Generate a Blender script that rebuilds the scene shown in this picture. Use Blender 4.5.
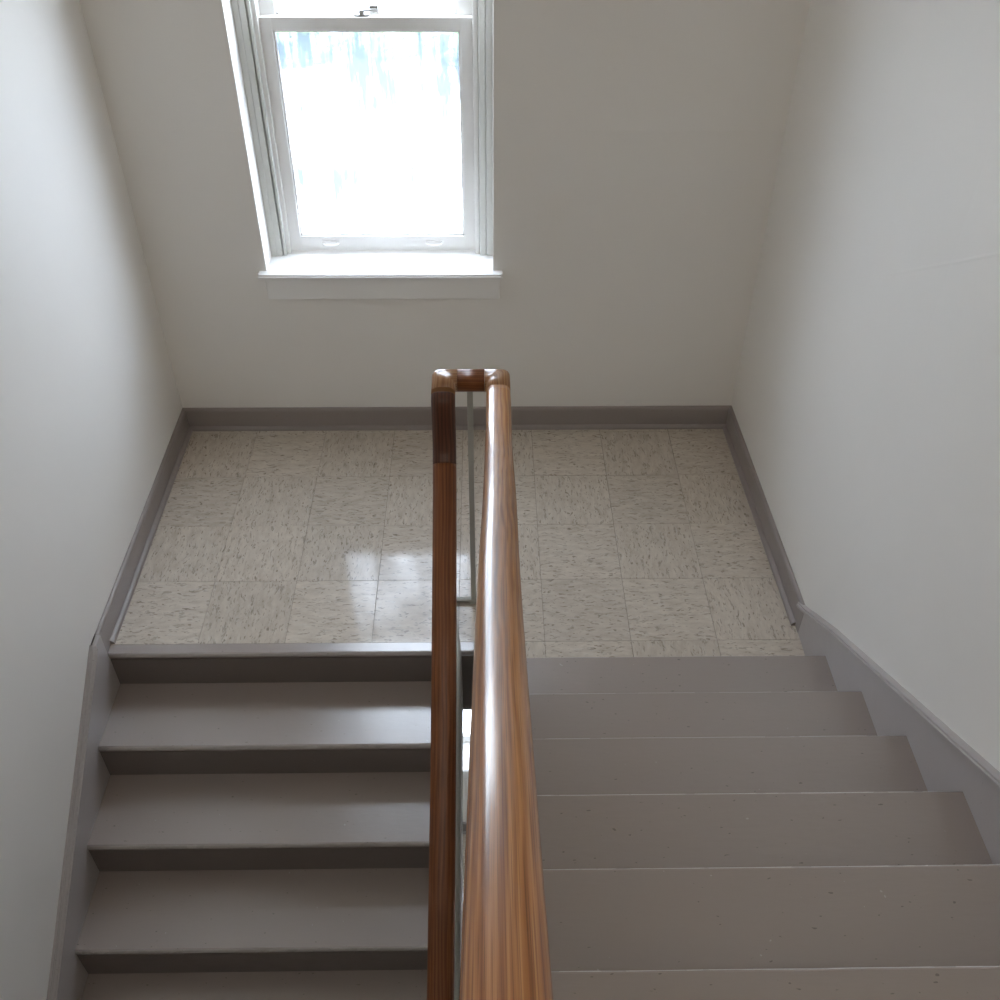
import bpy, bmesh, math, random
from mathutils import Vector, Matrix
random.seed(7)
for o in list(bpy.data.objects): bpy.data.objects.remove(o)
S = bpy.context.scene
C = S.collection

# ------------------------------------------------------------------ camera
cam = bpy.data.cameras.new('camera'); co = bpy.data.objects.new('camera', cam); C.objects.link(co)
fv = Vector((0.01442029, 0.75355083, -0.65723147)); rv = Vector((0.99988029, -0.01455506, 0.00525018))
uv_ = Vector((0.00560977, 0.6572285, 0.75367051))
M = Matrix((rv, uv_, -fv)).transposed().to_4x4(); M.translation = Vector((1.33156, -3.55724, 2.66207))
co.matrix_world = M
cam.sensor_width = 36; cam.lens = 986.72 * 36 / 1000; cam.clip_start = .05; cam.clip_end = 500
S.camera = co

# ------------------------------------------------------------------ world, sun, lights, exposure
SKY = 7.2
w = bpy.data.worlds.new('world'); S.world = w; w.use_nodes = True
nt = w.node_tree; nt.nodes.clear()
sky = nt.nodes.new('ShaderNodeTexSky'); sky.sky_type = 'NISHITA'; sky.sun_disc = False
sky.sun_elevation = math.radians(48); sky.sun_rotation = math.radians(170); sky.dust_density = 3.0
sc = nt.nodes.new('ShaderNodeVectorMath'); sc.operation = 'SCALE'; sc.inputs[3].default_value = .22
mx = nt.nodes.new('ShaderNodeMix'); mx.data_type = 'RGBA'; mx.inputs[0].default_value = .85
mx.inputs[7].default_value = (.80, .875, 1.0, 1)
bg = nt.nodes.new('ShaderNodeBackground'); bg.inputs[1].default_value = SKY
wo = nt.nodes.new('ShaderNodeOutputWorld')
nt.links.new(sky.outputs[0], sc.inputs[0]); nt.links.new(sc.outputs[0], mx.inputs[6])
nt.links.new(mx.outputs[2], bg.inputs[0]); nt.links.new(bg.outputs[0], wo.inputs[0])

sun = bpy.data.lights.new('sun', 'SUN'); sun.energy = 4.0; sun.angle = math.radians(3); sun.color = (1, .96, .9)
so = bpy.data.objects.new('sun', sun); C.objects.link(so)
so.rotation_euler = (math.radians(42), 0, math.radians(-12))      # comes from behind the building, lights the ground outside

def portal(z):
    a = bpy.data.lights.new('window_portal', 'AREA'); a.shape = 'RECTANGLE'; a.size = .9; a.size_y = 1.8
    a.cycles.is_portal = True
    o = bpy.data.objects.new('window_portal', a); C.objects.link(o)
    o.location = (.92, .32, z); o.rotation_euler = (math.radians(-90), 0, 0)
portal(1.62); portal(-3.4 + 1.62)

S.view_settings.view_transform = 'Standard'; S.view_settings.look = 'None'
S.view_settings.exposure = 1.55; S.view_settings.gamma = 1
try: S.view_settings.use_curve_mapping = False
except Exception: pass
try:
    S.cycles.max_bounces = 14; S.cycles.diffuse_bounces = 10; S.cycles.glossy_bounces = 6
    S.cycles.transparent_max_bounces = 16; S.cycles.sample_clamp_indirect = 25
except Exception: pass

# ------------------------------------------------------------------ materials
def mat(name, col, rough=.5, spec=.5, metal=0.0):
    m = bpy.data.materials.new(name); m.use_nodes = True
    b = m.node_tree.nodes['Principled BSDF']
    b.inputs['Base Color'].default_value = (*col, 1); b.inputs['Roughness'].default_value = rough
    b.inputs['Metallic'].default_value = metal; b.inputs['Specular IOR Level'].default_value = spec
    return m, m.node_tree, b
def N(nt, t, **k):
    n = nt.nodes.new(t)
    for a, v in k.items(): setattr(n, a, v)
    return n
def L(nt, a, b): nt.links.new(a, b)
def vec(nt, src, scale=(1, 1, 1), rot=(0, 0, 0)):
    m = N(nt, 'ShaderNodeMapping'); m.inputs['Scale'].default_value = scale; m.inputs['Rotation'].default_value = rot
    L(nt, src, m.inputs[0]); return m.outputs[0]
def pos(nt): return N(nt, 'ShaderNodeNewGeometry').outputs['Position']
def noise(nt, v, scale, detail=2, rough=.5):
    n = N(nt, 'ShaderNodeTexNoise'); n.inputs['Scale'].default_value = scale; n.inputs['Detail'].default_value = detail
    n.inputs['Roughness'].default_value = rough; L(nt, v, n.inputs['Vector']); return n.outputs['Fac']
def ramp(nt, v, stops):
    r = N(nt, 'ShaderNodeValToRGB'); e = r.color_ramp.elements
    while len(e) < len(stops): e.new(.5)
    for i, (p, c) in enumerate(stops):
        e[i].position = p; e[i].color = (*c, 1) if len(c) == 3 else c
    L(nt, v, r.inputs[0]); return r.outputs[0]
def g(x): return (x, x, x)
def mixc(nt, fac, a, b, mode='MIX'):
    m = N(nt, 'ShaderNodeMix', data_type='RGBA', blend_type=mode)
    for s, v in ((0, fac), (6, a), (7, b)):
        if isinstance(v, (int, float)): m.inputs[s].default_value = v
        elif isinstance(v, tuple): m.inputs[s].default_value = (*v, 1)
        else: L(nt, v, m.inputs[s])
    return m.outputs[2]
def math_(nt, op, a, b=0, c=None):
    m = N(nt, 'ShaderNodeMath', operation=op)
    for i, v in enumerate((a, b) if c is None else (a, b, c)):
        if isinstance(v, (int, float)): m.inputs[i].default_value = v
        else: L(nt, v, m.inputs[i])
    return m.outputs[0]
def bump(nt, b, h, strength=.2, dist=.002):
    n = N(nt, 'ShaderNodeBump'); n.inputs['Strength'].default_value = strength; n.inputs['Distance'].default_value = dist
    L(nt, h, n.inputs['Height']); L(nt, n.outputs[0], b.inputs['Normal'])

def wall_material(name, col, lines, seam=.45):
    """satin wall paint; lines = seams (axis, a0, b0, slope, lo, hi) drawn as fine relief"""
    m, t, b = mat(name, col, .55, .4)
    P = pos(t); sep = N(t, 'ShaderNodeSeparateXYZ'); L(t, P, sep.inputs[0])
    h = math_(t, 'MULTIPLY', noise(t, P, 9, 3), .6)
    h = math_(t, 'ADD', h, math_(t, 'MULTIPLY', noise(t, P, 160, 2), .05))
    for ax, a0, z0, sl, lo, hi in lines:
        a = sep.outputs[ax]
        d = math_(t, 'SUBTRACT', sep.outputs[2], math_(t, 'ADD', math_(t, 'MULTIPLY', math_(t, 'SUBTRACT', a, a0), sl), z0))
        d = math_(t, 'ABSOLUTE', math_(t, 'ADD', d, math_(t, 'MULTIPLY', math_(t, 'SUBTRACT', noise(t, P, 12), .5), .003)))
        k = math_(t, 'SUBTRACT', 1, math_(t, 'DIVIDE', d, .007)); k = math_(t, 'MAXIMUM', k, 0)
        k = math_(t, 'MULTIPLY', k, math_(t, 'GREATER_THAN', a, lo)); k = math_(t, 'MULTIPLY', k, math_(t, 'LESS_THAN', a, hi))
        h = math_(t, 'ADD', h, math_(t, 'MULTIPLY', k, seam))
    bump(t, b, h, .35, .003)
    c = mixc(t, noise(t, P, 1.7, 3), tuple(x * .97 for x in col), tuple(min(1, x * 1.03) for x in col))
    L(t, c, b.inputs['Base Color'])
    return m
WALLC = (.84, .815, .775)
m_wall = wall_material('wall_paint', WALLC, [(0, 0, 1.325, 0, -1, 3)])
m_wall_left = wall_material('wall_paint_left', WALLC, [])
m_wall_right = wall_material('wall_paint_right', WALLC, [(1, 0, 1.325, 0, -.5, 0), (1, -1.17, 1.385, -.64, -2.2, -1.05)], .6)
m_ceil = mat('ceiling_paint', (.82, .81, .78), .7)[0]
m_trim = mat('white_gloss_trim', (.88, .87, .85), .35)[0]
m_track = mat('grey_jamb_liner', (.66, .66, .63), .4)[0]
m_lamp = None

m_shade = mat('added_shade_cloth', (.80, .78, .72), .9)[0]

def paint_material(name, col, rough, wear, coat=0.0):
    m, t, b = mat(name, col, rough, .6)
    b.inputs['Coat Weight'].default_value = coat; b.inputs['Coat Roughness'].default_value = .24; b.inputs['Coat IOR'].default_value = 1.65
    P = pos(t)
    c = mixc(t, noise(t, vec(t, P, (1, 3, 3)), 2.5, 4), tuple(x * .98 for x in col), tuple(x * 1.02 for x in col))
    dark = ramp(t, noise(t, vec(t, P, (.7, 1.5, 1)), 85, 1), [(.0, g(0)), (.755, g(0)), (.78, g(1))])
    pale = ramp(t, noise(t, vec(t, P, (1.2, 1, 1), (.3, .2, .5)), 60, 1), [(.0, g(0)), (.80, g(0)), (.82, g(1))])
    c = mixc(t, math_(t, 'MULTIPLY', dark, .6 * wear), c, (.09, .075, .065))
    c = mixc(t, math_(t, 'MULTIPLY', pale, .5 * wear), c, (.55, .53, .5))
    L(t, c, b.inputs['Base Color'])
    rr = ramp(t, noise(t, vec(t, P, (1, 2, 2)), 14, 4), [(.3, g(rough * .92)), (.7, g(min(1, rough * 1.08)))])
    L(t, rr, b.inputs['Roughness'])
    h = math_(t, 'ADD', noise(t, vec(t, P, (.25, 1, 1)), 90, 3), math_(t, 'MULTIPLY', noise(t, P, 14, 2), 2.0))
    bump(t, b, h, .18 * wear, .002)
    return m
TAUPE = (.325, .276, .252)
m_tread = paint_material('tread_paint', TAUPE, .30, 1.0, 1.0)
m_riser_shaded = paint_material('riser_paint_shaded', (.17, .142, .128), .45, .5)  # darker than the treads: the risers' shade is put into the colour
m_skirt = paint_material('skirt_paint', (.44, .405, .395), .36, .4)
m_base = paint_material('baseboard_paint', (.30, .262, .245), .36, .4)
m_fascia = paint_material('fascia_paint', (.20, .165, .145), .45, .4)
m_edge = paint_material('nosing_worn_highlight_paint', (.50, .475, .455), .28, .4)  # pale worn edge that also paints in the highlight along the noses

def tile_material(name, rot):
    m, t, b = mat(name, (.5, .45, .38), .09, .5)
    P = pos(t)
    oi = N(t, 'ShaderNodeObjectInfo'); off = N(t, 'ShaderNodeVectorMath', operation='ADD')
    v0 = vec(t, P, (1, 1, 1), (0, 0, rot)); L(t, v0, off.inputs[0])
    comb = N(t, 'ShaderNodeCombineXYZ'); L(t, math_(t, 'MULTIPLY', oi.outputs['Random'], 7), comb.inputs[2]); L(t, comb.outputs[0], off.inputs[1])
    v = off.outputs[0]
    warp = N(t, 'ShaderNodeVectorMath', operation='ADD'); L(t, v, warp.inputs[0])
    nz = N(t, 'ShaderNodeTexNoise'); nz.inputs['Scale'].default_value = 16; nz.inputs['Detail'].default_value = 2; L(t, v, nz.inputs['Vector'])
    sc_ = N(t, 'ShaderNodeVectorMath', operation='SCALE'); L(t, nz.outputs['Color'], sc_.inputs[0]); sc_.inputs[3].default_value = .028
    L(t, sc_.outputs[0], warp.inputs[1]); v = warp.outputs[0]
    base = ramp(t, noise(t, vec(t, v, (1, 2.6, 1)), 16, 4, .6), [(.30, (.50, .435, .36)), (.5, (.575, .51, .435)), (.70, (.64, .575, .49))])
    dk = ramp(t, noise(t, vec(t, v, (1, 3.4, 1)), 30, 2.5, .62), [(.0, g(0)), (.585, g(0)), (.64, g(1))])
    br = ramp(t, noise(t, vec(t, v, (1, 2.6, 1), (.1, .2, 0)), 44, 1.5, .5), [(.0, g(0)), (.66, g(0)), (.70, g(1))])
    lt = ramp(t, noise(t, vec(t, v, (1, 3.0, 1), (.5, .1, .1)), 27, 2, .6), [(.0, g(0)), (.58, g(0)), (.66, g(1))])
    c = mixc(t, math_(t, 'MULTIPLY', lt, .3), base, (.66, .635, .58))
    c = mixc(t, math_(t, 'MULTIPLY', dk, .5), c, (.24, .205, .165))
    c = mixc(t, math_(t, 'MULTIPLY', br, .6), c, (.15, .115, .08))
    tint = ramp(t, oi.outputs['Random'], [(0, g(.93)), (1, g(1.04))])
    c = mixc(t, 1.0, c, tint, 'MULTIPLY')
    # dirt worked in along the walls
    sep = N(t, 'ShaderNodeSeparateXYZ'); L(t, P, sep.inputs[0])
    L(t, c, b.inputs['Base Color'])
    L(t, ramp(t, noise(t, P, 8, 3), [(.3, g(.07)), (.7, g(.14))]), b.inputs['Roughness'])
    bump(t, b, noise(t, P, 7, 2), .05, .004)
    return m
m_tile = [tile_material('vinyl_tile_grain_across', 0), tile_material('vinyl_tile_grain_along', math.pi / 2)]
m_joint = mat('tile_joint', (.15, .125, .10), .8)[0]

def wood(name, lo, mid, hi, rough=.22):
    m, t, b = mat(name, mid, rough, .3)
    U = N(t, 'ShaderNodeUVMap').outputs[0]
    big = noise(t, vec(t, U, (1.1, 22, 1)), 1.0, 3, .55)
    wv = N(t, 'ShaderNodeTexWave', wave_type='BANDS', bands_direction='Y')
    wv.inputs['Scale'].default_value = 34; wv.inputs['Distortion'].default_value = 8; wv.inputs['Detail'].default_value = 2
    wv.inputs['Detail Scale'].default_value = .9
    L(t, vec(t, U, (.075, .8, 1)), wv.inputs['Vector'])
    fine = noise(t, vec(t, U, (2.5, 330, 1)), 1.0, 3, .6)
    v = math_(t, 'ADD', math_(t, 'MULTIPLY', big, .45), math_(t, 'MULTIPLY', wv.outputs['Fac'], .17))
    v = math_(t, 'ADD', v, math_(t, 'MULTIPLY', fine, .5))
    c = ramp(t, v, [(.38, lo), (.56, mid), (.76, hi)])
    pore = ramp(t, noise(t, vec(t, U, (5, 900, 1)), 1.0, 1), [(.0, g(1)), (.36, g(1)), (.44, g(0))])
    c = mixc(t, math_(t, 'MULTIPLY', pore, .5), c, tuple(x * .45 for x in lo))
    L(t, c, b.inputs['Base Color'])
    b.inputs['Coat Weight'].default_value = .6 if rough < .4 else .15; b.inputs['Coat Roughness'].default_value = .14
    L(t, ramp(t, noise(t, vec(t, U, (8, 60, 1)), 1.0, 3), [(.3, g(rough * .95)), (.7, g(rough * 1.3))]), b.inputs['Roughness'])
    hb = math_(t, 'MULTIPLY', noise(t, vec(t, U, (14, 30, 1)), 1.0, 1), .4)
    bump(t, b, hb, .12, .001)
    n2 = [n for n in t.nodes if n.type == 'BUMP'][0]; L(t, n2.outputs[0], b.inputs['Coat Normal'])
    return m
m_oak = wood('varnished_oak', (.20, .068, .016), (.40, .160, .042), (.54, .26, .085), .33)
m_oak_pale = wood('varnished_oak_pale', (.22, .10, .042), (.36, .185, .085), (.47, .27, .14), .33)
m_oak_red_shaded = wood('varnished_oak_red_shaded', (.12, .036, .011), (.21, .068, .020), (.29, .108, .035), .42)  # reddish oak, darkened mostly for the left rail's shade; crossbar shares it
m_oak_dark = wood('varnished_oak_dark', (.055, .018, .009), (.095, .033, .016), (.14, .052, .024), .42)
m_metal = mat('painted_grey_metal', (.42, .41, .365), .38)[0]
m_lock = mat('sash_lock_metal', (.35, .34, .32), .35, .5, .6)[0]

def glass_material(name, tint, stops, amounts):
    """thin pane: clear glass mixed with a translucent film of dirt"""
    m = bpy.data.materials.new(name); m.use_nodes = True; t = m.node_tree; t.nodes.clear()
    out = N(t, 'ShaderNodeOutputMaterial')
    tr = N(t, 'ShaderNodeBsdfTransparent'); tr.inputs[0].default_value = (*tint, 1)
    gl = N(t, 'ShaderNodeBsdfGlossy'); gl.inputs['Roughness'].default_value = .02
    fr = N(t, 'ShaderNodeFresnel'); fr.inputs[0].default_value = 1.3
    m1 = N(t, 'ShaderNodeMixShader'); L(t, fr.outputs[0], m1.inputs[0]); L(t, tr.outputs[0], m1.inputs[1]); L(t, gl.outputs[0], m1.inputs[2])
    film = N(t, 'ShaderNodeBsdfTranslucent')
    P = pos(t)
    streak = noise(t, vec(t, P, (34, 1, 3.2)), 1.0, 5, .65)
    cloud = noise(t, vec(t, P, (4, 1, 3)), 1.0, 4, .6)
    mix_ = math_(t, 'ADD', math_(t, 'MULTIPLY', streak, .5), math_(t, 'MULTIPLY', cloud, .5))
    sp = N(t, 'ShaderNodeSeparateXYZ'); L(t, P, sp.inputs[0])
    mix_ = math_(t, 'ADD', mix_, math_(t, 'MAXIMUM', math_(t, 'MULTIPLY', math_(t, 'SUBTRACT', 1.06, sp.outputs[2]), .6), 0))
    L(t, ramp(t, mix_, stops), film.inputs[0])
    L(t, ramp(t, mix_, [(.42, g(amounts[0])), (.58, g(amounts[1]))]), fr2 := N(t, 'ShaderNodeMath', operation='MULTIPLY').inputs[0])
    mm = fr2.node; mm.inputs[1].default_value = 1.0
    m2 = N(t, 'ShaderNodeMixShader'); L(t, mm.outputs[0], m2.inputs[0]); L(t, m1.outputs[0], m2.inputs[1]); L(t, film.outputs[0], m2.inputs[2])
    L(t, m2.outputs[0], out.inputs[0])
    return m
m_glass_clear = glass_material('window_glass', (.95, .97, .96), [(.3, (.8, .85, .9)), (.7, (.95, .97, .98))], (.15, .08))
m_glass = glass_material('dusty_window_glass', (.90, .93, .94), [(.43, (.060, .072, .084)), (.52, (.13, .145, .158)), (.60, (.92, .93, .94))], (.975, .35))

# ------------------------------------------------------------------ mesh helpers
def obj(name, bm, m, parent=None, uvs=False, smooth=False, at=None):
    me = bpy.data.meshes.new(name); bm.normal_update(); bm.to_mesh(me); bm.free()
    ms = m if isinstance(m, (list, tuple)) else [m]
    for x in ms: me.materials.append(x)
    if smooth:
        for p in me.polygons: p.use_smooth = True
    o = bpy.data.objects.new(name, me); C.objects.link(o)
    if parent is not None:
        o.parent = parent
        base = Vector((0, 0, 0)); q = parent
        while q is not None: base += q.location; q = q.parent
        me.transform(Matrix.Translation(-base))
    elif at is not None:
        me.transform(Matrix.Translation(-Vector(at))); o.location = at
    return o
def tag(o, **k):
    for a, v in k.items(): o[a] = v
    return o
def empty(name, loc, **k):
    o = bpy.data.objects.new(name, None); C.objects.link(o); o.location = loc; o.empty_display_size = .1
    return tag(o, **k)
def box(bm, x0, x1, y0, y1, z0, z1, bev=0, seg=2, mi=0):
    r = bmesh.ops.create_cube(bm, size=1); vs = r['verts']
    for v in vs:
        v.co = Vector(((x0 + x1) / 2 + v.co.x * (x1 - x0), (y0 + y1) / 2 + v.co.y * (y1 - y0), (z0 + z1) / 2 + v.co.z * (z1 - z0)))
    if bev:
        es = set(e for v in vs for e in v.link_edges)
        rr = bmesh.ops.bevel(bm, geom=list(es), offset=bev, segments=seg, profile=.5, affect='EDGES')
        fs = rr['faces']
    if mi:
        for v in vs:
            if v.is_valid:
                for f in v.link_faces: f.material_index = mi
    return bm
def B(*a, **k):
    bm = bmesh.new(); box(bm, *a, **k); return bm
def prism(bm, pts, axis, a0, a1):
    """extrude a 2D outline (other two axes in order) from a0 to a1 along axis 0/1/2"""
    def P(u, v, a):
        return {0: (a, u, v), 1: (u, a, v), 2: (u, v, a)}[axis]
    A = [bm.verts.new(P(u, v, a0)) for u, v in pts]; D = [bm.verts.new(P(u, v, a1)) for u, v in pts]
    n = len(pts)
    fs = [bm.faces.new(A), bm.faces.new(D[::-1])]
    for i in range(n): fs.append(bm.faces.new((A[i], D[i], D[(i + 1) % n], A[(i + 1) % n])))
    bmesh.ops.recalc_face_normals(bm, faces=fs)
    return bm
def tube(bm, path, r, n=8):
    """round bar along a path"""
    sweep(bm, path, [(r * math.cos(2 * math.pi * i / n), r * math.sin(2 * math.pi * i / n)) for i in range(n)])
def sweep(bm, path, prof, up=Vector((0, 0, 1)), u0=0.0, ends=None, side=None):
    """sweep a closed 2D profile (side, up) along a path with mitred corners; writes UV in metres"""
    pts = [Vector(p) for p in path]; uvl = bm.loops.layers.uv.verify()
    rings = []; L_ = [u0]
    for a, b_ in zip(pts, pts[1:]): L_.append(L_[-1] + (b_ - a).length)
    for i, p in enumerate(pts):
        d0 = (p - pts[i - 1]).normalized() if i else (ends[0] if ends and ends[0] else (pts[1] - p).normalized())
        d1 = (pts[i + 1] - p).normalized() if i < len(pts) - 1 else (ends[1] if ends and ends[1] else d0)
        if i == 0 and not (ends and ends[0]): d0 = d1
        d0 = Vector(d0).normalized(); d1 = Vector(d1).normalized()
        t = (d0 + d1).normalized()
        ref = (pts[i + 1] - p).normalized() if i < len(pts) - 1 else (p - pts[i - 1]).normalized()
        u_ = up if abs(ref.dot(up)) < .97 else Vector((0, 1, 0))
        s = Vector(side) if side else ref.cross(u_).normalized(); q = s.cross(ref).normalized()
        ring = []
        for a, b2 in prof:
            o = p + s * a + q * b2
            # slide along ref onto the mitre plane through p with normal t
            k = (p - o).dot(t) / ref.dot(t)
            ring.append(bm.verts.new(o + ref * k))
        rings.append(ring)
    n = len(prof); per = [0]
    for i in range(n): per.append(per[-1] + math.dist(prof[i], prof[(i + 1) % n]))
    for j in range(len(rings) - 1):
        for i in range(n):
            k = (i + 1) % n
            f = bm.faces.new((rings[j][i], rings[j][k], rings[j + 1][k], rings[j + 1][i]))
            for lp, (uu, vv) in zip(f.loops, ((L_[j], per[i]), (L_[j], per[i + 1]), (L_[j + 1], per[i + 1]), (L_[j + 1], per[i]))):
                lp[uvl].uv = (uu, vv)
            f.smooth = True
    for rg in (rings[0], rings[-1][::-1]):
        f = bm.faces.new(rg)
        for lp in f.loops: lp[uvl].uv = (lp.vert.co.x * .2, lp.vert.co.z)
    bmesh.ops.recalc_face_normals(bm, faces=bm.faces)
    return bm
def rrect(w_, h_, r, n=5):
    out = []
    for cx, cy, a0 in ((w_ / 2 - r, h_ / 2 - r, 0), (-w_ / 2 + r, h_ / 2 - r, 90), (-w_ / 2 + r, -h_ / 2 + r, 180), (w_ / 2 - r, -h_ / 2 + r, 270)):
        for k in range(n + 1):
            a = math.radians(a0 + 90 * k / n); out.append((cx + r * math.cos(a), cy + r * math.sin(a)))
    return out

# ------------------------------------------------------------------ dimensions
RISE, GO = .1603, .2704
YR, YL = 1.467, 1.312            # first nosings of the up and down flights
STOREY = 3.40
TOP, BOT, FRONT = 4.35, -3.75, -6.2
XW = [(0, 2.424), (-1.40, 2.458), (FRONT, 2.458)]     # the right wall, very slightly splayed
def xr(y):
    for (y0, x0), (y1, x1) in zip(XW, XW[1:]):
        if y >= y1: return x0 + (x1 - x0) * (y - y0) / (y1 - y0)
    return XW[-1][1]
XA, XB = 1.243, 1.300            # the two sides of the narrow stair well
WX0, WX1, WZ0, WZ1 = .468, 1.366, .745, 2.50   # window opening

# ------------------------------------------------------------------ shell
bm = bmesh.new()
levels = [(0, ), (-STOREY, )]
zs = [BOT, WZ0 - STOREY, WZ1 - STOREY, WZ0, WZ1, TOP + .2]
box(bm, -.2, WX0, 0, .34, BOT, TOP + .2); box(bm, WX1, 2.7, 0, .34, BOT, TOP + .2)
for a, b_ in ((BOT, WZ0 - STOREY), (WZ1 - STOREY, WZ0), (WZ1, TOP + .2)): box(bm, WX0, WX1, 0, .34, a, b_)
tag(obj('wall_back', bm, m_wall), kind='structure')
tag(obj('wall_left', B(-.2, 0, FRONT, 0, BOT, TOP + .2), m_wall_left), kind='structure')
bm = bmesh.new(); prism(bm, [(XW[0][1], 0), (XW[1][1], XW[1][0]), (XW[2][1], XW[2][0]), (2.7, FRONT), (2.7, 0)], 2, BOT, TOP + .2)
tag(obj('wall_right', bm, m_wall_right), kind='structure')
tag(obj('wall_front', B(-.2, 2.7, FRONT - .2, FRONT, BOT, TOP + .2), m_wall_left), kind='structure')
tag(obj('ceiling', B(-.2, 2.7, FRONT, 0, TOP, TOP + .2), m_ceil), kind='structure')

# landing: slab, then tiles one by one
def tile_row_edges(xj0, W):
    xs = [0.0]; k = -1
    x = xj0
    while x > .02: x -= .305
    x += .305
    while x < W: xs.append(x); x += .305
    xs.append(W); return xs
def clip_tile(x0, x1, y0, y1, z, parity, parent, gap=.0005):
    """12 inch vinyl tile; right ends are cut to the wall"""
    bm = bmesh.new()
    pts = [(x0 + gap, y0 + gap), (x1 - gap, y0 + gap), (x1 - gap, y1 - gap), (x0 + gap, y1 - gap)]
    if x1 > 2.40: pts[1] = (xr(y0) , y0 + gap); pts[2] = (xr(y1), y1 - gap)
    e = random.uniform(-.0001, .0001)
    prism(bm, pts, 2, z - .004, z + e)
    es = [ed for ed in bm.edges if all(v.co.z > z - .002 for v in ed.verts)]
    bmesh.ops.bevel(bm, geom=es, offset=.0006, segments=1, affect='EDGES')
    return obj('tile', bm, m_tile[parity], parent)
def landing(name, z, first):
    bm = bmesh.new()
    prism(bm, [(0, 0), (0, -1.285), (1.30, -1.285), (1.30, -1.448), (xr(-1.448), -1.448), (xr(-1.40), -1.40), (xr(0), 0)], 2, z - .035, z - .0042)
    fl = tag(obj(name, bm, m_joint), kind='structure')
    xs = tile_row_edges(.317, 2.46)
    ys = [0, -.0446, -.3496, -.6546, -.9596, -1.2646]
    if not first: return fl
    for j in range(len(ys) - 1):
        for i in range(len(xs) - 1):
            clip_tile(xs[i], xs[i + 1], ys[j + 1], ys[j], z, (i + j + (1 if random.random() < .12 else 0)) % 2, fl)
    for i in range(len(xs) - 1):
        if xs[i + 1] > 1.30:
            clip_tile(max(xs[i], 1.30), xs[i + 1], -1.448, -1.2646, z, (i + 5) % 2, fl)
    return fl
fl = landing('floor', 0, True)
# the structure under the landing (brown edge towards the well, painted soffit)
obj('subfloor', B(.001, 2.42, -1.283, -.001, -.30, -.0355), m_ceil, fl)
obj('fascia_board', B(1.225, 1.32, -1.306, -1.284, -.335, -.006, bev=.002), m_fascia, fl)
fl2 = landing('floor', -STOREY, False)
obj('floor_covering', B(.001, 2.42, -1.27, -.001, -STOREY - .0041, -STOREY), m_tile[0], fl2)
# storey floors: one above (behind the camera), one below
bm = B(0, 2.458, FRONT, -4.02, -1.98, -1.78); tag(obj('floor', bm, m_tile[0]), kind='structure')
bm = B(0, 2.458, FRONT, -3.93, 1.40, 1.603 + .16); tag(obj('floor', bm, m_tile[0]), kind='structure')
bm = B(-.2, 2.7, FRONT - .2, .34, BOT - .1, BOT); tag(obj('floor', bm, m_joint), kind='structure')

# baseboards with quarter-round shoe
def baseprof(t, h): return [(0, 0), (t, 0), (t, h - .012), (t - .004, h - .003), (t - .008, h), (0, h)]
def shoeprof(t, s=.015):
    return [(t, 0), (t + s, 0), (t + s * .97, s * .45), (t + s * .7, s * .85), (t + s * .3, s * 1.1), (t, s * 1.15)]
def run(path, prof, z, inward):
    """vertical profile (out from wall, up) swept along a floor path with mitred ends"""
    bm = bmesh.new(); rings = []
    for (x, y), (nx, ny) in zip(path, inward):
        rings.append([bm.verts.new((x + nx * a, y + ny * a, z + b_)) for a, b_ in prof])
    n = len(prof)
    for r0, r1 in zip(rings, rings[1:]):
        for i in range(n): bm.faces.new((r0[i], r0[(i + 1) % n], r1[(i + 1) % n], r1[i]))
    bm.faces.new(rings[0]); bm.faces.new(rings[-1][::-1]); bmesh.ops.recalc_face_normals(bm, faces=bm.faces)
    return bm
def boards(z, upper):
    BT, BH = .014, .108
    defs = [('baseboard_back', [(0, 0), (xr(0), 0)], [(1, -1), (-1, -1)]),
            ('baseboard_left', [(0, 0), (0, -1.366)], [(1, -1), (1, 0)]),
            ('baseboard_right', [(xr(0), 0), (xr(-1.235), -1.235)], [(-1, -1), (-1, 0)])]
    for nm, path, inw in defs:
        b_ = tag(obj(nm, run(path, baseprof(BT, BH), z, inw), m_base), kind='structure')
        p2 = path
        if nm == 'baseboard_left': p2 = [path[0], (0, -1.262)]
        if nm == 'baseboard_right': p2 = [path[0], (xr(-1.20), -1.20)]
        obj('shoe_molding', run(p2, shoeprof(BT), z, inw), m_base, b_)
boards(0, True); boards(-STOREY, False)

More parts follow.
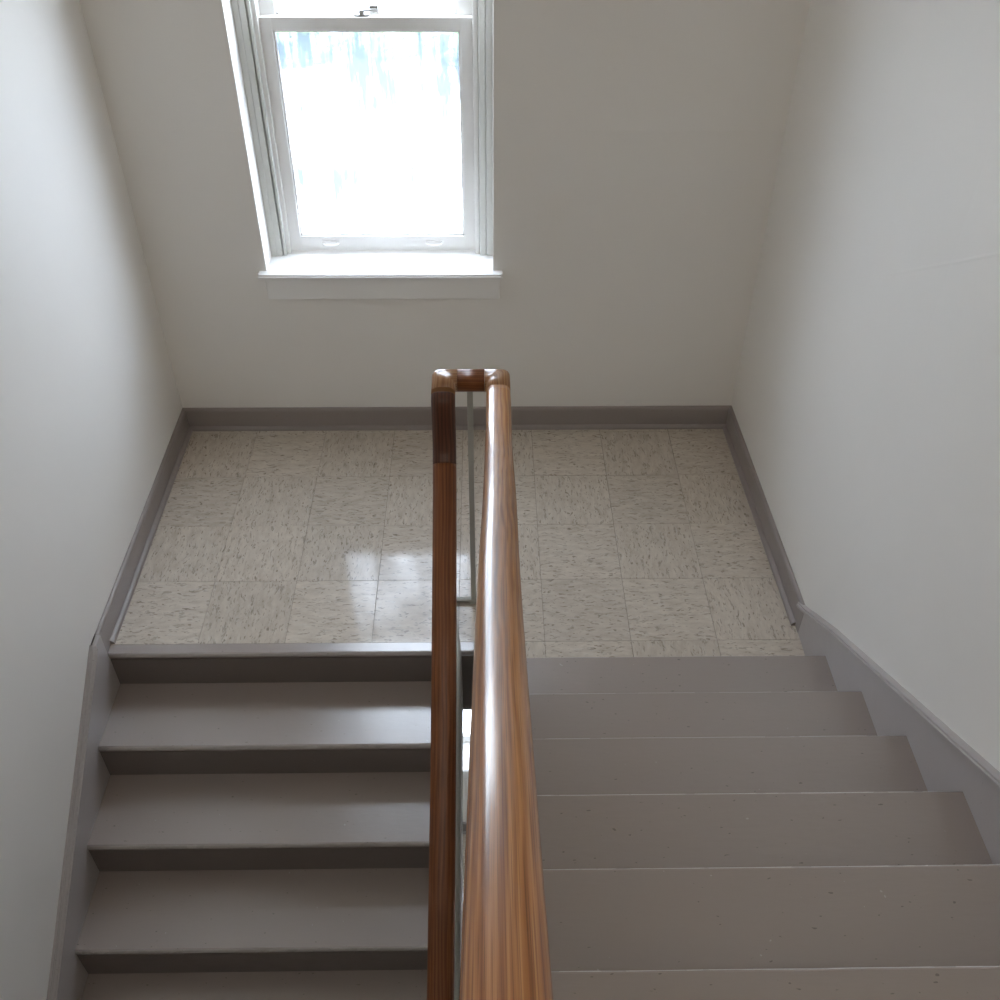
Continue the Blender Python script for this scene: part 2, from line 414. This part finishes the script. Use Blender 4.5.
# ------------------------------------------------------------------ windows
def window(name, dz, opening_label):
    z = lambda v: v + dz
    W = empty(name, ((WX0 + WX1) / 2, .17, z(.77)), kind='structure')
    Y0 = .125                      # room face of the jamb frame
    # jamb frame (left, right, head) with stepped stops
    bm = bmesh.new()
    box(bm, WX0, .491, Y0, .335, z(.76), z(2.5), .002)
    box(bm, .491, .514, Y0 + .002, .335, z(.76), z(2.5), .002)
    box(bm, .519, .530, Y0 + .004, .335, z(.76), z(2.5), .002)
    box(bm, .513, .536, Y0 + .024, .335, z(.76), z(2.5), .000)
    box(bm, 1.340, 1.362, Y0 + .003, .335, z(.76), z(2.5), .003); box(bm, 1.312, 1.36, Y0 + .012, .335, z(.76), z(2.5)); box(bm, .49, .535, Y0 + .034, .335, z(.76), z(2.5)); box(bm, 1.358, WX1, Y0, .335, z(.76), z(2.5), .001)
    box(bm, 1.315, 1.338, Y0 + .003, .335, z(.76), z(2.5), .003)
    box(bm, .50, 1.34, Y0, .335, z(2.45), z(2.5), .002)
    obj('jamb', bm, m_track, W)
    bm = bmesh.new()
    box(bm, .529, .545, Y0 + .022, .335, z(.76), z(2.46), .002); box(bm, 1.294, 1.312, Y0 + .018, .335, z(.76), z(2.46), .002)
    obj('stop_bead', bm, m_trim, W)
    # stool with rounded nose and horns, apron
    bm = bmesh.new()
    prism(bm, [(WX0, .22), (WX0, 0), (.440, 0), (.437, -.036), (.441, -.042), (1.401, -.042), (1.405, -.036), (1.402, 0), (WX1, 0), (WX1, .22)], 2, z(.750), z(.771))
    es = [e for e in bm.edges if all(v.co.y < -.03 for v in e.verts) and abs(e.verts[0].co.z - e.verts[1].co.z) < 1e-4]
    bmesh.ops.bevel(bm, geom=es, offset=.007, segments=3, affect='EDGES')
    obj('stool', bm, m_trim, W)
    bm = bmesh.new(); box(bm, .462, 1.392, -.020, 0.0, z(.655), z(.749), .003)
    obj('apron', bm, m_trim, W)
    # lower sash
    def sash(x0, x1, y0, y1, zb, zt, rb, rt, st, label):
        s = obj('sash', B(x0, x0 + st, y0, y1, z(zb), z(zt), bev=.002), m_trim, W)
        bm = bmesh.new(); box(bm, x0, x0 + st, y0, y1, z(zb), z(zt), .002); box(bm, x1 - st, x1, y0, y1, z(zb), z(zt), .002)
        box(bm, x0 + st - .001, x1 - st + .001, y0, y1, z(zb), z(zb + rb), .002); box(bm, x0 + st - .001, x1 - st + .001, y0, y1, z(zt - rt), z(zt), .002)
        # glazing bead
        q = .007
        for a in ((x0 + st, x0 + st + q, z(zb + rb), z(zt - rt)), (x1 - st - q, x1 - st, z(zb + rb), z(zt - rt))):
            box(bm, a[0], a[1], y0 + .008, y1, a[2], a[3], .0015)
        for a in ((z(zb + rb), z(zb + rb) + q), (z(zt - rt) - q, z(zt - rt))):
            box(bm, x0 + st, x1 - st, y0 + .008, y1, a[0], a[1], .0015)
        me = bpy.data.meshes.new('sash'); bm.to_mesh(me); bm.free(); me.materials.append(m_trim)
        me.transform(Matrix.Translation(-W.location)); s.data = me
        gl = obj('glass', B(x0 + st, x1 - st, (y0 + y1) / 2 - .0015, (y0 + y1) / 2 + .0015, z(zb + rb), z(zt - rt)), m_glass if label == 'lower' else m_glass_clear, s)
        # single-sided pane: keep one face only so light crosses it once
        bm = bmesh.new(); bm.from_mesh(gl.data)
        bmesh.ops.delete(bm, geom=[f for f in bm.faces if abs(f.normal.y) < .5 or f.normal.y > .5], context='FACES')
        bm.to_mesh(gl.data); bm.free()
        return s
    s1 = sash(.545, 1.294, .165, .200, .775, 1.662, .062, .044, .043, 'lower')
    s2 = sash(.545, 1.294, .206, .240, 1.625, 2.452, .034, .05, .055, 'upper')
    # unseen roller shade, added over the upper sash to cut its light
    bm = bmesh.new(); box(bm, .548, 1.292, .148, .150, z(2.15), z(2.44)); obj('added_roller_shade', bm, m_shade, W)
    bm = bmesh.new(); box(bm, .548, 1.292, .144, .154, z(2.135), z(2.155), .003); obj('added_shade_hem', bm, m_trim, W)
    # lifts on the bottom rail
    for cx in (.708, 1.128):
        bm = bmesh.new(); box(bm, cx - .036, cx + .036, .160, .166, z(.806), z(.819), .002)
        pts = []
        for k in range(9):
            a = math.pi * k / 8
            pts.append((cx - .030 * math.cos(a), .160 - .014 * math.sin(a) ** .6, z(.809 - .004 * math.sin(a))))
        tube(bm, pts, .0035, 8)
        obj('sash_lift', bm, m_trim, s1)
    # cam lock on the meeting rail
    bm = bmesh.new()
    bmesh.ops.create_cone(bm, cap_ends=True, segments=24, radius1=.030, radius2=.028, depth=.006,
                          matrix=Matrix.Translation((.905, .183, z(1.665))) @ Matrix.Diagonal((1, .45, 1, 1)))
    bmesh.ops.create_cone(bm, cap_ends=True, segments=16, radius1=.010, radius2=.009, depth=.012, matrix=Matrix.Translation((.905, .183, z(1.673))))
    prism(bm, [(.898, .176), (.935, .186), (.957, .200), (.953, .208), (.925, .200), (.898, .190)], 2, z(1.676), z(1.682))
    box(bm, .930, .962, .204, .222, z(1.668), z(1.690), .002)
    obj('sash_lock', bm, m_lock, s1)
    return W
window('window_1', 0, ''); window('window_2', -STOREY, '')

# ------------------------------------------------------------------ stairs
def nosing_tread(x0, x1, yn, z, depth, th=.028, direction=-1, bow=0.0):
    """a tread whose rounded nose is at yn; it runs back by depth (away from the nose)"""
    s = direction   # +1: body lies towards +Y of the nose, -1: towards -Y
    r = th / 2; pts = []
    for k in range(9):
        a = math.pi / 2 + math.pi * k / 8
        pts.append((yn + s * (r * .62 + r * .62 * math.cos(a)), z - r + r * math.sin(a)))
    pts = pts + [(yn + s * depth, z - th), (yn + s * depth, z)]
    bm = bmesh.new(); n = 14
    rings = []
    for i in range(n + 1):
        x = x0 + (x1 - x0) * i / n
        d = bow * math.sin(math.pi * i / n) + random.uniform(-.0006, .0006)
        rings.append([bm.verts.new((x, y, zz + (d if abs(y - yn) < .02 else 0))) for y, zz in pts])
    m_ = len(pts)
    for a, b_ in zip(rings, rings[1:]):
        for i in range(m_):
            f = bm.faces.new((a[i], a[(i + 1) % m_], b_[(i + 1) % m_], b_[i]))
            if i in (1, 2, 3): f.material_index = 1
            if i < 8: f.smooth = True
    bm.faces.new(rings[0]); bm.faces.new(rings[-1][::-1]); bmesh.ops.recalc_face_normals(bm, faces=bm.faces)
    return bm

def flight_down():
    root = empty('staircase', (.62, -YL, 0), category='stairs',
                 label='taupe painted flight going down on the left, its risers facing the camera')
    # landing nosing strip
    obj('landing_nosing', nosing_tread(.0145, XB - .001, -YL, .0005, YL - 1.2655, .026, 1), [m_tread, m_edge], root)
    n = 10
    for j in range(1, n + 1):
        yn = -YL - j * GO; z = -j * RISE
        if j <= n: obj('tread', nosing_tread(.018, XA - .018, yn, z, GO + .018, .028, 1, .0), [m_tread, m_edge], root)
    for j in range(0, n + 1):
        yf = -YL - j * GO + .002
        obj('riser', B(.018, XA - .018, yf, yf + .016, -(j + 1) * RISE - (.0 if j < n else -.0), -j * RISE - .026), m_riser_shaded, root)
    # skirt against the left wall: a board with a cap bead
    sl = RISE / GO
    def zt(y, off): return off - (-y - YL) * sl
    y0, y1 = -1.365, -YL - n * GO
    bm = bmesh.new(); prism(bm, [(y0, .108), (-1.314, .108), (-1.314, -.012), (-1.286, -.012), (-1.286, -.30), (y1, zt(y1, -.32)), (y1, zt(y1, .138))], 0, .0, .020)
    obj('skirt_board', bm, m_skirt, root)
    for x0_, x1_, o1, o2 in ((.0005, .0125, .146, .125), (.0140, .0275, .141, .118)):
        bm = bmesh.new(); prism(bm, [(y0 - .001, zt(y0, o2)), (y0 - .001, zt(y0, o1)), (y1, zt(y1, o1)), (y1, zt(y1, o2))], 0, x0_, x1_)
        bmesh.ops.bevel(bm, geom=[e for e in bm.edges if e.verts[0].co.x > x1_ - .001 and e.verts[1].co.x > x1_ - .001], offset=.004, segments=2, affect='EDGES')
        obj('cap_molding', bm, m_skirt, root)
    # closed stringer along the well
    bm = bmesh.new(); prism(bm, [(-1.3065, .012), (-1.3065, -.33), (y1, zt(y1, -.33)), (y1, zt(y1, .020)), (-1.325, .012)], 0, XA - .018, XA)
    obj('stringer', bm, m_skirt, root)
    bm = bmesh.new(); prism(bm, [(-1.306, -.31), (-1.306, -.33), (y1, zt(y1, -.33)), (y1, zt(y1, -.31))], 0, .02, XA - .018)
    obj('soffit', bm, m_ceil, root)
    return root
def flight_up(dz, main):
    n = 10
    root = empty('staircase', (1.88, -YR, dz), category='stairs',
                 label='taupe painted flight climbing on the right towards the camera, seen from above' if main else
                 'lower flight hidden under the right hand stairs, a storey further down')
    x1 = lambda y: 2.441
    for i in range(1, n + 1):
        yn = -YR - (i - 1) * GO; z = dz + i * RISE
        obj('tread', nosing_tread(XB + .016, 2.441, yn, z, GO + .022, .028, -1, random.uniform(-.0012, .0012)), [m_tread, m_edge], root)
        obj('riser', B(XB + .016, 2.441, yn - .036, yn - .022, z - RISE, z - .027), m_riser_shaded, root)
    sl = RISE / GO
    def zt(y, off): return dz + RISE + off + (-y - YR) * sl
    ye = -YR - n * GO
    # wall skirt: starts low behind the baseboard end, sweeps up in an ogee, then follows the pitch
    top = [(-1.175, dz + .098), (-1.20, dz + .108), (-1.24, dz + .132), (-1.30, dz + .172), (-1.38, dz + .222)]
    off = .118
    top = [(y, max(z, 0 + z)) for y, z in top] + [(-1.46, zt(-1.46, off)), (ye, zt(ye, off))]
    def side(outer, lift=0, inner=2.441):
        return inner
    bm = bmesh.new(); prism(bm, [(y, z - .008) for y, z in top] + [(ye, zt(ye, -.30)), (-1.6, dz - .0), (-1.215, dz)], 0, 2.441, 2.4585)
    obj('skirt_board', bm, m_skirt, root)
    lo = [(y, z - .022) for y, z in top]
    bm = bmesh.new(); prism(bm, top + lo[::-1], 0, 2.430, 2.4585)
    bmesh.ops.bevel(bm, geom=[e for e in bm.edges if e.verts[0].co.x < 2.44 and e.verts[1].co.x < 2.44], offset=.006, segments=2, affect='EDGES')
    obj('cap_molding', bm, m_skirt, root)
    bm = bmesh.new(); prism(bm, [(-1.448, dz - .30), (-1.448, dz + .10), (-1.47, dz + RISE + .02), (ye, zt(ye, .02)), (ye, zt(ye, -.32)), (-1.85, dz - .08), (-1.70, dz - .30)], 0, XB, XB + .016)
    obj('stringer', bm, m_skirt, root)
    bm = bmesh.new(); prism(bm, [(-1.449, dz - .30), (-1.449, dz - .28), (-1.72, dz - .12), (ye, zt(ye, -.30)), (ye, zt(ye, -.32)), (-1.72, dz - .30)], 0, XB + .016, 2.441)
    obj('soffit', bm, m_ceil, root)
    return root
flight_down(); flight_up(0, True)

# ------------------------------------------------------------------ handrail
H = empty('handrail', (1.287, -1.075, 0), category='railing',
          label='varnished oak handrail on thin grey metal bars, turning back across the stair well')
RW, RH = .072, .056
prof = rrect(RW, RH, .024, 6)
XL, XR_ = 1.206, 1.371
YC, ZC = -1.062, .968
def smooth_path(pts, sub=6):
    out = []
    P = [Vector(p) for p in pts]; P = [P[0] * 2 - P[1]] + P + [P[-1] * 2 - P[-2]]
    for i in range(1, len(P) - 2):
        for k in range(sub):
            t = k / sub
            a, b_, c, d = P[i - 1], P[i], P[i + 1], P[i + 2]
            out.append(.5 * ((2 * b_) + (c - a) * t + (2 * a - 5 * b_ + 4 * c - d) * t * t + (3 * b_ - a - 3 * c + d) * t ** 3))
    out.append(P[-2]); return out
right_pts = [(XR_, -1.1405, .975), (1.3695, -1.30, 1.006), (1.366, -1.53, 1.070), (1.361, -1.98, 1.280), (1.352, -2.48, 1.513), (1.345, -3.25, 1.880), (1.342, -3.93, 2.20)]
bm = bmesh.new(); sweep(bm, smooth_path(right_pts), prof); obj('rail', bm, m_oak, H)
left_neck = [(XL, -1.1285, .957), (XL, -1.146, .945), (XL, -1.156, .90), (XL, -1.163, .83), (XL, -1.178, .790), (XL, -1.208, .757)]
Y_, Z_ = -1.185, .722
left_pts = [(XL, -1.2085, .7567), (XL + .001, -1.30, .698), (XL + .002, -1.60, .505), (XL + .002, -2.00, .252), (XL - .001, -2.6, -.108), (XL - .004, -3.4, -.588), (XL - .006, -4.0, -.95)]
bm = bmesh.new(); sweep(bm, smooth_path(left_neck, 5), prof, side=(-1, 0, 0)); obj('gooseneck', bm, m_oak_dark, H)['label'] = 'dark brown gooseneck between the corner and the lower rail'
bm = bmesh.new(); sweep(bm, smooth_path(left_pts), prof, u0=4.2); obj('rail', bm, m_oak_red_shaded, H)['label'] = 'redder brown lower rail, shade in its colour, going down beside the left flight'
# crossbar and two mitred elbows
def elbow(bm, p0, pc, p1, z0, zc, z1, prof, ri=.004, ro=.020):
    """quarter turn in plan from p0 through the corner pc to p1, inner and outer corner rounded separately"""
    uvl = bm.loops.layers.uv.verify()
    p0, pc, p1 = Vector(p0), Vector(pc), Vector(p1)
    d0 = (pc - p0).normalized(); d1 = (p1 - pc).normalized()
    s0 = Vector((d0.y, -d0.x)); s1 = Vector((d1.y, -d1.x))       # right hand sides of both legs
    outer = 1 if s0.dot(d1) < 0 else -1
    hw = max(a for a, _ in prof); rings = []; us = []
    def ring(fn, z, u):
        rings.append([bm.verts.new((*fn(a), z + b_)) for a, b_ in prof]); us.append(u)
    ring(lambda a: p0 + s0 * a, z0, 0)
    for k in range(9):
        th = math.pi / 2 * k / 8
        def f(a):
            t_ = (a * outer + hw) / (2 * hw); rho = ri + (ro - ri) * t_
            K = pc + (s0 + s1) * a
            return K - d0 * rho + d1 * rho + (-d1 * math.cos(th) + d0 * math.sin(th)) * rho
        ring(f, zc, .05 + .05 * k / 8)
    ring(lambda a: p1 + s1 * a, z1, .15)
    n = len(prof)
    for j in range(len(rings) - 1):
        for i in range(n):
            k = (i + 1) % n
            fc = bm.faces.new((rings[j][i], rings[j][k], rings[j + 1][k], rings[j + 1][i])); fc.smooth = True
            for lp, (uu, vv) in zip(fc.loops, ((us[j], i), (us[j], i + 1), (us[j + 1], i + 1), (us[j + 1], i))): lp[uvl].uv = (uu + 3.3, vv * .009)
    bm.faces.new(rings[0]); bm.faces.new(rings[-1][::-1]); bmesh.ops.recalc_face_normals(bm, faces=bm.faces)
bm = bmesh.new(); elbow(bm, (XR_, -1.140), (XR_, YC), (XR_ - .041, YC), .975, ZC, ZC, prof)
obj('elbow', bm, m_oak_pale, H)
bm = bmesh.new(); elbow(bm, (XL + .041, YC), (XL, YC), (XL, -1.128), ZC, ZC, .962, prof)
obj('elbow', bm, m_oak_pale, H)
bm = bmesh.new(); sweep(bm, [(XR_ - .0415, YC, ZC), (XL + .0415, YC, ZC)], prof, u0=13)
obj('crossbar', bm, m_oak_red_shaded, H)

def zrail(pts, y):
    for a, b_ in zip(pts, pts[1:]):
        if a[1] >= y >= b_[1]: return a[2] + (b_[2] - a[2]) * (a[1] - y) / (a[1] - b_[1])
sl = RISE / GO
bp = [(-.010, -.004), (.010, -.004), (.010, .004), (-.010, .004)]
XBL, XBR = 1.231, 1.356
# bottom bars
def zb_l(y): return .05 - max(0, (-y - 1.30)) * sl + (.0 if y < -1.3 else 0)
left_bar = [(1.212, -1.072, .012), (1.214, -1.16, .012), (1.222, -1.24, .014), (XBL, -1.30, .018), (XBL, -1.36, .045 - .06 * sl), (XBL, -4.0, .045 - 2.70 * sl)]
bm = bmesh.new(); sweep(bm, left_bar, bp); obj('bottom_bar', bm, m_metal, H)
right_bar = [(XBR, -1.072, .012), (XBR, -1.38, .030), (XBR, -1.46, RISE + .05), (XBR, -3.9, RISE + .05 + 2.44 * sl)]
bm = bmesh.new(); sweep(bm, right_bar, bp); obj('bottom_bar', bm, m_metal, H)
bm = bmesh.new(); sweep(bm, [(XBR + .01, -1.072, .012), (1.202, -1.072, .012)], bp); obj('bottom_bar', bm, m_metal, H)
# the post under the crossbar with a small foot
bm = bmesh.new(); box(bm, 1.276, 1.294, -1.078, -1.066, .0, .945, .002); obj('post', bm, m_metal, H)
obj('post_foot', B(1.271, 1.299, -1.085, -1.060, .0, .012, bev=.002), m_metal, H)
obj('support_bar', B(XL - .01, XR_ + .01, -1.076, -1.060, .9355, .941), m_metal, H)
# bars under the rails
y = -1.42
while y > -3.95:
    zr = zrail([p for p in left_pts], y) - .026; zb = .045 - (-y - 1.30) * sl
    bm = bmesh.new(); box(bm, XBL - .018, XBL - .006, y - .006, y + .006, zb - .03, zr); obj('baluster', bm, m_metal, H)
    y -= GO / 2
y = -1.56
while y > -3.9:
    zr = zrail(right_pts, y) - .026; zb = RISE + .05 + (-y - 1.46) * sl
    bm = bmesh.new(); box(bm, XBR - .006, XBR + .006, y - .006, y + .006, zb - .05, zr); obj('baluster', bm, m_metal, H)
    y -= GO / 2

# ------------------------------------------------------------------ unseen ceiling panel, added on the storey above as fill light
FILL_LAMP = 0.85
lamp, t, b = mat('fill_diffuser', (.9, .88, .82), .4)
b.inputs['Emission Color'].default_value = (1, .93, .84, 1); b.inputs['Emission Strength'].default_value = FILL_LAMP
LR = empty('fill_lamp', (1.25, -4.2, TOP), category='lamp', label='long white fill lamp, added out of view above the upper end of the stairs')
obj('diffuser', B(.65, 1.85, -5.0, -3.4, TOP - .07, TOP - .03, bev=.01), lamp, LR)
obj('fill_frame', B(.62, 1.88, -5.03, -3.37, TOP - .035, TOP - .0005, bev=.004), m_trim, LR)

# ------------------------------------------------------------------ outside
GZ = -4.7
m, t, b = mat('pale_paving', (.55, .55, .53), .8)
P = pos(t); L(t, ramp(t, noise(t, P, .35, 5), [(.3, (.36, .38, .39)), (.7, (.48, .50, .51))]), b.inputs['Base Color'])
bm = bmesh.new(); box(bm, -60, 60, .36, 90, GZ - .2, GZ); tag(obj('ground', bm, m), kind='structure')
m, t, b = mat('leaf_green', (.10, .20, .035), .6)
oi = N(t, 'ShaderNodeNewGeometry')
L(t, ramp(t, noise(t, oi.outputs['Position'], 3, 2), [(.3, (.07, .16, .03)), (.7, (.22, .34, .07))]), b.inputs['Base Color'])
def shrub():
    root = empty('shrub', (0, 0, GZ), category='shrub')
    bm = bmesh.new()
    for k in range(900):
        a = random.uniform(0, 2 * math.pi); el = math.asin(random.uniform(-.2, 1)); rr = random.uniform(.75, 1.05) * (1 + .12 * math.sin(3 * a))
        c = Vector((1.15 * rr * math.cos(a) * math.cos(el), .8 * rr * math.sin(a) * math.cos(el), .55 + 1.0 * rr * math.sin(el)))
        u = Vector((random.gauss(0, 1), random.gauss(0, 1), random.gauss(0, 1))).normalized(); v_ = u.orthogonal().normalized()
        s = random.uniform(.07, .13)
        f = [bm.verts.new(c + u * s * 1.4), bm.verts.new(c + v_ * s * .6), bm.verts.new(c - u * s * 1.4), bm.verts.new(c - v_ * s * .6)]
        bm.faces.new(f)
    bmesh.ops.create_icosphere(bm, subdivisions=3, radius=.78, matrix=Matrix.Translation((0, 0, .5)) @ Matrix.Diagonal((1.3, .85, 1.1, 1)))
    me = bpy.data.meshes.new('foliage'); bm.to_mesh(me); bm.free(); me.materials.append(m)
    o = bpy.data.objects.new('foliage', me); C.objects.link(o); o.parent = root
    return root
first = shrub()
spots = [(-3.0, 20.4, 'left'), (-.9, 20.9, 'middle'), (1.1, 20.3, 'right')]
for i, (x, y, side) in enumerate(spots):
    r = first
    if i:
        r = first.copy(); C.objects.link(r)
        c = first.children[0].copy(); C.objects.link(c); c.parent = r
    r.location = (x, y, GZ); r.rotation_euler.z = 0; r.scale = (.85, .85, .42)
    r['group'] = 'green shrubs outside the window'
    r['label'] = 'blurred green shrub far outside, at the %s end of the lower pane top edge' % side if side != 'middle' else 'blurred green shrub far outside, halfway along the top edge of the lower pane'
